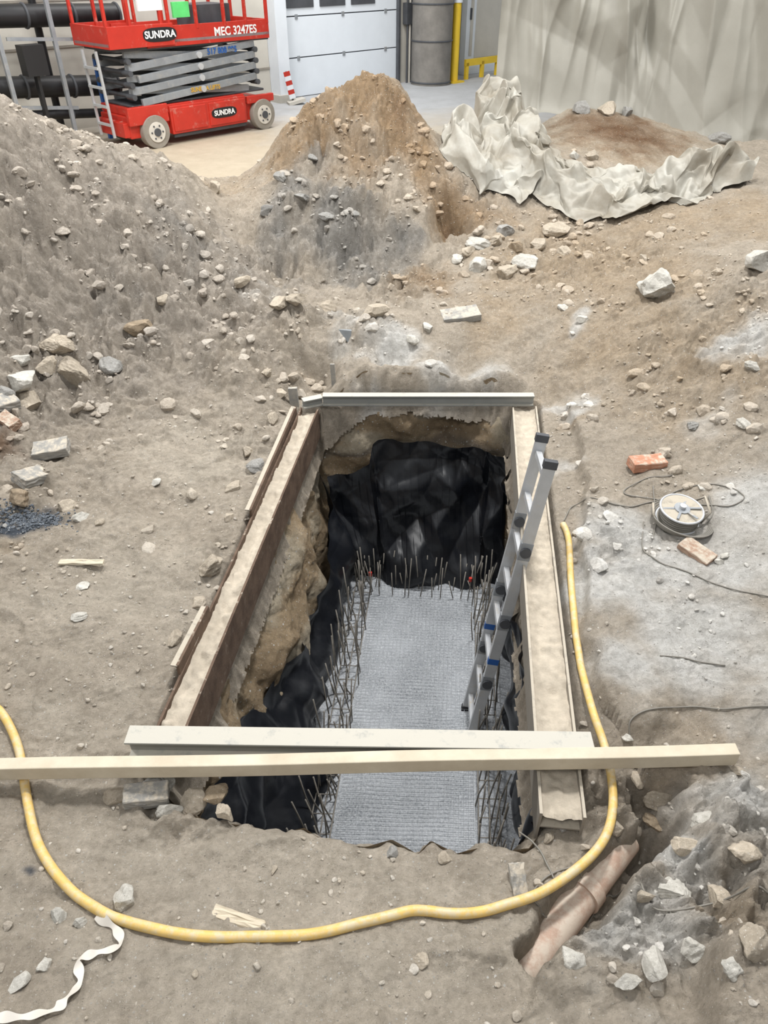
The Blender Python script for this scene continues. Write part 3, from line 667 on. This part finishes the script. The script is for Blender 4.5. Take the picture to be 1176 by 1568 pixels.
ROCKS=[(572,478,44,bei),(733,370,38,pale),(773,352,40,gry),(806,398,44,pale),(852,350,42,bei),(733,408,32,pale),(776,415,32,bei),(718,382,26,bei),(760,368,24,bei),(790,378,22,brn),(822,372,28,bei),(1006,437,60,pale),(1162,398,46,pale),(892,487,20,pale),
(90,530,46,bei),(118,570,56,bei),(172,556,36,gry),(45,614,46,bei),(32,580,52,pale),(30,550,38,pale),(8,600,30,gry),(75,560,36,bei),(325,866,42,bei),(120,942,24,pale),(126,895,24,pale),(394,710,34,gry),(360,745,30,bei),(270,975,30,bei),(305,920,30,bei),
(190,1375,40,pale),(122,1410,24,pale),(30,762,36,brn),(125,790,28,pale),(152,800,18,bei),(102,776,26,bei),(240,737,18,pale),(644,1470,24,bei),(1120,1482,34,pale),(250,458,26,bei),(215,500,40,brn),(427,462,34,bei),(370,430,28,bei),(1062,650,20,gry),(1140,648,26,pale),
(865,385,22,bei),(700,395,20,pale),(890,165,34,gry),(930,168,34,bei),(958,172,28,gry),(870,155,30,bei),(905,160,26,brn),(1100,212,30,gry),(850,165,30,bei),(880,238,22,pale),(905,240,22,bei),
(230,1208,46,gry),(300,1225,44,bei),(262,1238,36,pale),(345,1243,32,bei),(330,1215,40,brn),(180,1215,40,bei),(255,1200,26,pale),(875,1465,36,pale),(1000,1470,50,pale),(960,1500,36,pale),(1080,1250,46,pale),(1010,1225,40,bei),(940,1268,26,bei),(975,1190,30,bei),(1050,1290,50,bei),(1030,1355,50,pale),(985,1370,36,bei),(1100,1370,46,bei),(1060,1450,40,pale),(1150,1440,50,bei),(1000,1255,30,brn),
(860,1258,24,gry),(840,1278,22,bei),(680,1312,24,bei),(600,1304,20,gry),(430,270,22,gry),(462,300,22,gry),(480,240,20,gry),(500,330,22,gry),(540,330,20,gry),(410,320,28,gry),(455,455,30,bei),(500,470,26,bei),(330,290,26,bei),(30,1500,32,pale),(90,1400,26,pale),(100,1350,18,pale),(70,1475,28,pale),
(1150,560,22,pale),(1075,745,16,pale),(1110,850,16,pale),(1100,860,14,pale),(655,500,24,pale),(630,520,20,pale),(860,470,18,pale),(985,395,16,bei),(1040,580,14,brn),(420,640,24,bei),(430,600,26,bei),(380,690,22,bei),(350,790,20,bei),(410,570,22,bei),(1140,1300,46,bei),(1130,1180,22,bei),(960,1130,18,pale),(520,1420,14,bei),(300,1490,16,bei),(420,1330,14,bei)]
ce=[];si=[];co_=[]
for (u,v,w,cc) in ROCKS:
    g=G(u,v+w*.15); ax_=g[1]*cp_+(CH-g[2])*sp_; ce.append(g); si.append(w/F*ax_*.6); co_.append(lin(cc)*rng.uniform(.85,1.05))
stones("scattered_rocks",np.array(ce),si,np.array(co_),4,embed=.35,smooth=False)
# ------------------------------------------------------------------ tarpaulins
def ribbon(name,path,seed,NS=460,NT=170,amp=1.):
    cps=np.array([np.r_[PY(u,v,y),hw] for u,v,y,hw in path]); cc=crom(cps,30); s=np.r_[0,np.cumsum(np.linalg.norm(np.diff(cc[:,:2],axis=0),axis=1))]
    q=np.linspace(0,s[-1],NS); c=np.stack([np.interp(q,s,cc[:,k]) for k in range(4)],-1)
    d=np.gradient(c[:,:2],axis=0); d/=np.linalg.norm(d,axis=1)[:,None]+1e-9; nn=np.stack([-d[:,1],d[:,0]],-1)
    for _ in range(60): nn[1:-1]=(nn[:-2]+nn[2:]+nn[1:-1])/3
    nn/=np.linalg.norm(nn,axis=1)[:,None]
    T=np.linspace(-1,1,NT); S_,T_=np.meshgrid(q,T,indexing='ij')
    ew=1+.3*fbm(S_*2.2,np.sign(T_)*3.3,seed+50,2)+.15*crease(S_,np.sign(T_)*2.,seed+51,4,3.)
    ww=c[:,3][:,None]*T_*ew; W2=c[:,3][:,None]*T_
    x=c[:,0][:,None]+nn[:,0][:,None]*ww+.3*crease(S_,W2,seed+5,6,4.); y=c[:,1][:,None]+nn[:,1][:,None]*ww+.3*crease(S_,W2,seed+6,6,4.)
    hb=Hb(x,y).reshape(x.shape); hc=Hb(c[:,0],c[:,1]); ex=np.clip(c[:,2]-hc,0.0,.6)[:,None]
    prof=np.clip(1-np.abs(T_)**2.5,0,1)
    z=hb+.04+prof*(ex+.07)+amp*(.25+.75*prof)*(.50*crease(S_,W2,seed+3,7,2.2,(1.4,.35))+.45*crease(S_,W2,seed+4,8,4.5)+.28*crease(S_,W2,seed+8,9,10.))
    z=np.maximum(z,Hf(x,y)+.006)
    return mesh_np(name,np.stack([x,y,z],-1).reshape(-1,3),grid_faces(NS,NT),M_tarp)
ribbon("tarpaulin_heap",[(750,88,8.9,.12),(762,130,8.4,.24),(785,195,7.7,.32),(795,245,7.3,.34),(850,285,7.0,.33),(910,303,6.88,.33),(970,306,6.85,.32),(1030,296,6.9,.27),(1090,280,7.0,.2),(1142,280,7.0,.12)],700)
ribbon("tarpaulin_heap",[(690,180,7.8,.08),(700,210,7.5,.2),(722,245,7.2,.25),(762,268,7.1,.22),(815,300,6.85,.14)],740,260,110,.9)
bl_=[(758,150,9.2),(800,152,9.25),(840,150,9.2),(900,168,9.1),(1000,190,8.9),(1080,212,8.7),(1140,222,8.6),(1260,226,8.5),(1420,226,8.5)]
bp=crom([PY(*b) for b in bl_],40); NS,NT=700,220
s=np.r_[0,np.cumsum(np.linalg.norm(np.diff(bp[:,:2],axis=0),axis=1))]; q=np.linspace(0,s[-1],NS); c=np.stack([np.interp(q,s,bp[:,k]) for k in range(3)],-1)
S_,T_=np.meshgrid(q,np.linspace(0,1,NT),indexing='ij'); zb=c[:,2][:,None]-.12; zz=zb+(4.8-zb)*T_**1.3
def pleat(seed,cnt,wid,dep):
    r=random.Random(seed); out=0
    for i in range(cnt):
        s0=r.uniform(-.1,s[-1]); sl=r.uniform(-.22,.22); cv=r.uniform(-.08,.08); w_=wid*r.uniform(.5,1.6); z0=r.uniform(.6,2.2); z1=z0+r.uniform(.8,2.6)
        u=(S_-s0-sl*(zz-z0)-cv*(zz-z0)**2)/w_
        out=out+dep*r.uniform(.4,1.2)*np.exp(-np.abs(u)**1.5)*sstep(z0-.5,z0+.3,zz)*(1-sstep(z1,z1+1.,zz))*(1 if r.random()<.6 else -.7)
    return out
fold=pleat(5,34,.10,.10)+pleat(6,60,.045,.035)+.05*perlin(S_*1.1,zz*.4,801)+.06*crease(S_,zz,822,4,1.4,(.9,.4))
flare=.14*np.exp(-T_*9)
x=c[:,0][:,None]+0*T_; y=c[:,1][:,None]+.3*T_-fold-flare
mesh_np("hanging_tarpaulin",np.stack([x,y,zz],-1).reshape(-1,3),grid_faces(NS,NT),M_tarph)
mb=MB()
pp=ground_line([(150,1405),(178,1425),(185,1450),(150,1462),(122,1475),(125,1505),(105,1530),(85,1550),(40,1560),(-10,1562)],.01,12)
V=[];nq=len(pp)
for i in range(nq):
    d=pp[min(i+1,nq-1)]-pp[max(i-1,0)]; d/=np.linalg.norm(d)+1e-9; nn=np.array([-d[1],d[0],.5*math.sin(i*.3)]); w=.011+.004*math.sin(i*.5)
    V+= [pp[i]+nn*w+[0,0,.010],pp[i]-nn*w+[0,0,.004]]
mb.add(V,[(2*i,2*i+1,2*i+3,2*i+2) for i in range(nq-1)],M_ribbon,True); mb.obj("plastic_ribbon")
# ------------------------------------------------------------------ background hall
p1=P(445,153,.3); p2=P(617,128,.3); wd=(p2-p1)[:2]; wd/=np.linalg.norm(wd); wn=np.array([-wd[1],wd[0]])
WM=Matrix(((wd[0],wn[0],0,p1[0]),(wd[1],wn[1],0,p1[1]),(0,0,1,.3),(0,0,0,1)))
def WS(u,v,off=0.):
    d=ray(u,v); o=p1[:2]+wn*off; t=(o@wn)/(d[:2]@wn); q=d*t; return (q[:2]-p1[:2])@wd, q[2]+CH-.3
sD=WS(617,60)[0]; sC0=WS(417,80)[0]; sC1=WS(434,80)[0]
mb=MB(); mb.box((-14,.12,-.2),(sC0,.4,5),M_wall)
for i in range(9): mb.box((-14,.105,.55*i+.5),(sC0,.12,.55*i+.53),M_joint)
mb.box((0,.12,3.75),(sD,.4,5),M_wall); mb.box((sD+.03,.12,-.2),(14,.4,5),M_wall)
mb.obj("wall_back",WM)
mb=MB(); mb.box((sC0,-.15,0),(sC1,.115,5),M_white); mb.box((sC0-.05,-.2,0),(sC1+.05,.115,.12),M_wall); mb.obj("column",WM)
mb=MB(); hh=.62
for i in range(6):
    mb.box((.02,.14,i*hh+.01),(sD-.02,.19,(i+1)*hh-.008),M_white)
    for xx in(.35,sD*.5,sD-.35): mb.box((xx-.03,.125,(i+1)*hh-.04),(xx+.03,.145,(i+1)*hh+.03),M_grey)
mb.box((0.01,.19,0),(sD-.01,.22,3.7),M_dgrey); mb.box((sD-.06,.06,0),(sD,.13,3.7),M_dgrey); mb.box((.0,.06,0),(.04,.13,3.7),M_wall)
for k in range(3):
    zt=WS(520,4)[1]; mb.box((.15+k*.75,.12,zt-.05),(.75+k*.75,.15,zt+.25),M_dgrey)
mb.obj("door_1",WM,bevel=.004)
mb=MB(); a=WS(622,60)[0]
for k in range(3): mb.cyl((a+.05+.07*k,.02,0),(a+.05+.07*k,.02,4.5),.02,M_dgrey if k!=1 else M_wall)
mb.box((a,-.02,1.0),(a+.22,.1,1.35),M_dgrey); mb.box((a+.02,-.02,1.6),(a+.2,.08,1.8),M_wall); mb.obj("wall_pipes",WM)
a0_,a1_=WS(634,100,-.4)[0],WS(685,100,-.4)[0]; r_=(a1_-a0_)/2; mb=MB(); mb.cyl(((a0_+a1_)/2,-.4,0),((a0_+a1_)/2,-.4,3.),r_*.8,simple("tank_weathered_metal",(128,124,118),.6,.2,.25,3),40)
for z_ in(.05,.75,1.35,1.95): mb.torus(((a0_+a1_)/2,-.4,z_),(0,0,1),r_*.81,.015,M_dgrey,40)
mb.obj("storage_tank",WM)
a=WS(696,100,-.6)[0]; mb=MB(); mb.cyl((a,-.6,0),(a,-.6,1.35),.08,M_yel,20); mb.cyl((a,-.6,1.35),(a,-.6,1.75),.10,M_white,20); mb.box((a-.16,-.75,0),(a+.16,-.45,.03),M_yel); mb.cyl((a,-.6,1.75),(a,-.6,1.8),.05,M_dgrey); mb.obj("yellow_bollard",WM)
a0_,a1_=WS(708,100)[0],WS(762,100)[0]; mb=MB(); mb.box((a0_,-.05,0),(a1_+.6,.1,3.2),M_white); mb.box((a0_+.12,-.07,.35),(a0_+.2,-.04,3.),M_wall); mb.box((a0_+.1,-.08,1.0),(a0_+.14,-.04,1.2),M_dgrey)
mb.box((a0_+.3,-.065,.3),(a1_+.5,-.045,1.4),M_wall); mb.obj("door_2",WM,bevel=.005)
mb=MB(); a0_=WS(712,104,-.5)[0]; a1_=WS(762,104,-.5)[0]
mb.bar((a0_,-.5,.3),(a1_+.5,-.5,.3),.06,.12,M_yel)
for k in(0,1,2): mb.bar((a0_+.05+k*.5,-.5,0),(a0_+.05+k*.5,-.5,.3),.08,.06,M_yel,up=(0,1,0))
mb.obj("yellow_guard_rail",WM)
mb=MB(); g0=Vector(P(446,160,.3)); M_=Matrix.Translation(g0)@Matrix.Rotation(.35,4,'Z')@Matrix.Rotation(-.2,4,'Y')
for k in range(6): mb.box((0,0,.08+k*.07),(.11,.02,.08+(k+1)*.07),M_red if k%2 else M_white)
mb.box((.04,.02,0),(.07,.05,.5),M_dgrey); mb.box((-.05,-.1,0),(.25,.12,.05),M_wall); mb.obj("warning_board",M_)
mb=MB()
def wp(u,v,off): 
    s_,z_=WS(u,v,-off); return (s_,-off,z_)
for (v0,v1,r_) in((132,130,.13),(20,22,.13),(178,172,.06)):
    a=wp(-220,v0+8,.6); b=wp(178,v1,.6); mb.cyl(a,b,r_,M_blk,24)
    for k in range(6):
        f=k/5; c=Vector(a).lerp(Vector(b),f); mb.torus(c,(1,0,0),r_,.02,M_dgrey,24)
a=wp(72,100,.4); mb.cyl((a[0],a[1],0),(a[0],a[1],3),.05,M_blk)
mb.obj("black_insulated_pipes",WM)
mb=MB()
for u in(22,104): 
    a=wp(u,150,.9); mb.box((a[0]-.025,a[1]-.025,0),(a[0]+.025,a[1]+.025,2.4),M_grey)
for v in(60,165): 
    a=wp(10,v,.9); b=wp(120,v,.9); mb.bar(a,b,.03,.04,M_grey)
a=wp(158,150,.85); mb.box((a[0]-.03,a[1]-.03,0),(a[0]+.03,a[1]+.03,1.),M_blue)
a=wp(50,92,.95); mb.box((a[0]-.14,a[1]-.1,a[2]-.17),(a[0]+.14,a[1]+.1,a[2]+.17),M_blk); mb.box((a[0]-.02,a[1]-.05,0),(a[0]+.02,a[1]+.05,a[2]),M_blk)
mb.obj("pipe_rack",WM)
# ------------------------------------------------------------------ scissor lift
w1=P(241,226,.3); w2=P(403,197,.3); ld=(w2-w1)[:2]; wb=np.linalg.norm(ld); ld/=wb; ln=np.array([-ld[1],ld[0]])
x1=.34
LM=Matrix(((ld[0],ln[0],0,w1[0]-ld[0]*x1),(ld[1],ln[1],0,w1[1]-ld[1]*x1),(0,0,1,.3),(0,0,0,1)))
root=bpy.data.objects.new("scissor_lift",None); scene.collection.objects.link(root)
x2=x1+wb; Lc=x2+.22; W_=.8
mb=MB()
mb.box((0,.04,.14),(Lc,W_-.04,.40),M_red); mb.box((0.05,.0,.40),(x2-.3,W_,.50),M_red)
mb.box((x1+.27,-.03,.13),(x2-.3,.05,.48),M_red); mb.box((x1+.30,-.045,.16),(x1+.85,-.02,.45),M_red); mb.box((x1+.90,-.045,.16),(x2-.33,-.02,.45),M_red)
mb.box((-.08,.05,.16),(.02,W_-.05,.34),M_red); mb.box((-.02,-.02,.3),(x1+.25,.05,.52),M_red); mb.box((x2-.26,-.02,.36),(Lc+.02,.05,.46),M_red)
mb.box((.1,.05,.5),(Lc-.1,W_-.05,.53),M_dgrey)
mb.box((x1+.3,-.0,.08),(x2-.3,.03,.13),M_dgrey)
mb.obj("chassis",bevel=.01,parent=root)
mb=MB()
for xx in(x1,x2):
    for yy in(-.06,W_-.06):
        mb.cyl((xx,yy,.2),(xx,yy+.13,.2),.2,M_tyre,36); mb.torus((xx,yy+.02,.2),(0,1,0),.185,.02,M_tyre,36)
        mb.cyl((xx,yy-.012,.2),(xx,yy,.2),.125,M_hub,28); mb.cyl((xx,yy-.03,.2),(xx,yy-.01,.2),.05,M_dgrey,18)
        for k in range(6): 
            a=k*math.pi/3; mb.cyl((xx+.085*math.cos(a),yy-.02,.2+.085*math.sin(a)),(xx+.085*math.cos(a),yy-.01,.2+.085*math.sin(a)),.012,M_dgrey,8)
mb.obj("wheels",parent=root)
mb=MB()
z0=.60; nl=4; lh=.135
for side in(.02,W_-.08):
    for k in range(nl):
        zc=z0+k*lh; o1=.0 if k%2 else .12
        mb.bar((.12+o1,side,zc-.045),(Lc-.25,side,zc+.105),.05,.085,M_grey); mb.bar((.12,side+.06,zc+.105),(Lc-.25-o1,side+.06,zc-.045),.05,.085,M_grey)
        mb.cyl((Lc/2,side-.05,zc+.03),(Lc/2,side+.12,zc+.03),.04,M_alu,16)
        for e in(.12,Lc-.25): mb.cyl((e,side-.05,zc+.03),(e,side+.12,zc+.03),.035,M_dgrey,12)
for k in range(nl):
    for e in(.15,Lc/2,Lc-.25): mb.cyl((e,.12,z0+k*lh+.03),(e,W_-.12,z0+k*lh+.03),.025,M_dgrey,10)
mb.bar((.5,W_/2,.58),(1.6,W_/2,1.0),.12,.12,M_dgrey)
mb.obj("scissor_arms",parent=root,bevel=.004)
mb=MB(); pz=1.14; X0,X1=-.12,Lc+.02
mb.box((X0+.1,.0,pz),(X1,W_,pz+.06),M_dgrey)
for yy in(-.03,W_): mb.box((X0+.55,yy,pz+.02),(X1,yy+.03,pz+.25),M_red)
for yy in(-.06,W_+.03): mb.box((X0,yy,pz+.04),(X0+.95,yy+.03,pz+.28),M_red)
mb.box((X0,-.03,pz+.04),(X0+.03,W_+.03,pz+.28),M_red); mb.box((X1-.03,0,pz+.02),(X1,W_,pz+.25),M_red)
mb.box((X0,-.03,pz+.06),(X1,W_+.03,pz+.1),M_alu)
for z_ in(.65,1.13):
    for yy in(-.015,W_+.015): mb.bar((X0,yy,pz+z_),(X1,yy,pz+z_),.035,.035,M_red)
    for xx in(X0+.02,X1-.02): mb.bar((xx,0,pz+z_),(xx,W_,pz+z_),.035,.035,M_red)
for xx in(X0+.02,X0+.35,X0+.8,X0+.92,X0+1.35,X0+1.8,X1-.4,X1-.02):
    for yy in(-.015,W_+.015): mb.bar((xx,yy,pz+.2),(xx,yy,pz+1.13),.035,.045,M_red,up=(0,1,0))
mb.box((X0+1.0,-.04,pz+.33),(X0+1.25,.0,pz+.5),simple("lime_notice",(90,200,110),.6)); mb.box((X0+.5,-.04,pz+.42),(X0+.85,.0,pz+.54),M_txtw)
mb.box((X0+1.45,.1,pz+.1),(X0+2.,.6,pz+.45),M_dgrey)
mb.obj("platform",parent=root,bevel=.004)
mb=MB()
for yy in(.25,.6): mb.bar((-.13,yy,.15),(-.16,yy,1.15),.03,.03,M_alu,up=(0,1,0))
for k in range(4): mb.bar((-.14-.01*k,.25,.3+.22*k),(-.14-.01*k,.6,.3+.22*k),.03,.03,M_alu)
n_=24
for cx,cz,rx,rz,yy in((.62,pz+.165,.25,.078,-.066),(x1+1.15,.31,.22,.065,-.05)):
    V=[(cx+rx*math.copysign(abs(math.cos(t))**.6,math.cos(t)),yy,cz+rz*math.copysign(abs(math.sin(t))**.7,math.sin(t))) for t in[2*math.pi*i/n_ for i in range(n_)]]
    V2=[(a,yy+.006,c_) for a,b,c_ in V]; mb.add(V+V2,[tuple(range(n_))]+[(i,(i+1)%n_,n_+(i+1)%n_,n_+i) for i in range(n_)],M_blk)
mb.obj("ladder_and_badges",parent=root)
def text(nm,s,loc,size,m,sx=1):
    cu=bpy.data.curves.new(nm,'FONT'); cu.body=s; cu.size=size; cu.extrude=.001; cu.align_x='CENTER'; cu.align_y='CENTER'; cu.offset=.003; cu.materials.append(m)
    o=bpy.data.objects.new(nm,cu); scene.collection.objects.link(o); o.location=loc; o.rotation_euler=(math.pi/2,0,0); o.scale=(sx,1,1); o.parent=root
text("badge_text","SUNDRA",(.62,-.070,pz+.165),.11,M_txtw,1.05); text("badge_text_lower","SUNDRA",(x1+1.15,-.055,.31),.09,M_txtw)
text("model_text","MEC 3247ES",(1.85,-.034,pz+.14),.14,M_txtw); text("phone_text","517 808 995",(1.6,-.012,1.06),.1,M_blue); text("arm_text","SUNDRA LIFTS",(1.25,-.012,.63),.075,M_txty)
root.matrix_world=LM
# ------------------------------------------------------------------ light
w=bpy.data.worlds.new("world"); scene.world=w; w.use_nodes=True; bg=w.node_tree.nodes["Background"]; bg.inputs[0].default_value=(.93,.965,1,1); bg.inputs[1].default_value=.46
def area(nm,loc,sz,pw,col=(1,.99,.975),tgt=None):
    l=bpy.data.lights.new(nm,'AREA'); l.shape='RECTANGLE'; l.size=sz[0]; l.size_y=sz[1]; l.energy=pw; l.color=col
    o=bpy.data.objects.new(nm,l); scene.collection.objects.link(o); o.location=loc
    if tgt is not None: o.rotation_euler=(Vector(tgt)-Vector(loc)).to_track_quat('-Z','Y').to_euler()
area("ceiling_or_fill_lamp",(1.0,4.9,7),(.8,.8),500,tgt=(.3,3,0)); area("ceiling_or_fill_lamp",(-4.8,5.5,5.6),(.9,.9),270,tgt=(-1,5,0)); area("ceiling_or_fill_lamp",(4.5,7,6.0),(.9,.9),230,tgt=(2,6,0))
area("ceiling_or_fill_lamp",(-1,13,6.5),(3,1.5),340,tgt=(-1,15,0)); area("ceiling_or_fill_lamp",(-2.5,7.5,6.0),(1.2,1.2),260,tgt=(-2.5,12.5,1)); area("ceiling_or_fill_lamp",(-1.5,-1.5,6.5),(1.5,1.5),160,tgt=(0,1.5,0))  # middle lamp, aimed at the lift, is an added fill brightening its arms
scene.view_settings.view_transform='Standard'; scene.view_settings.look='None'; scene.view_settings.exposure=0
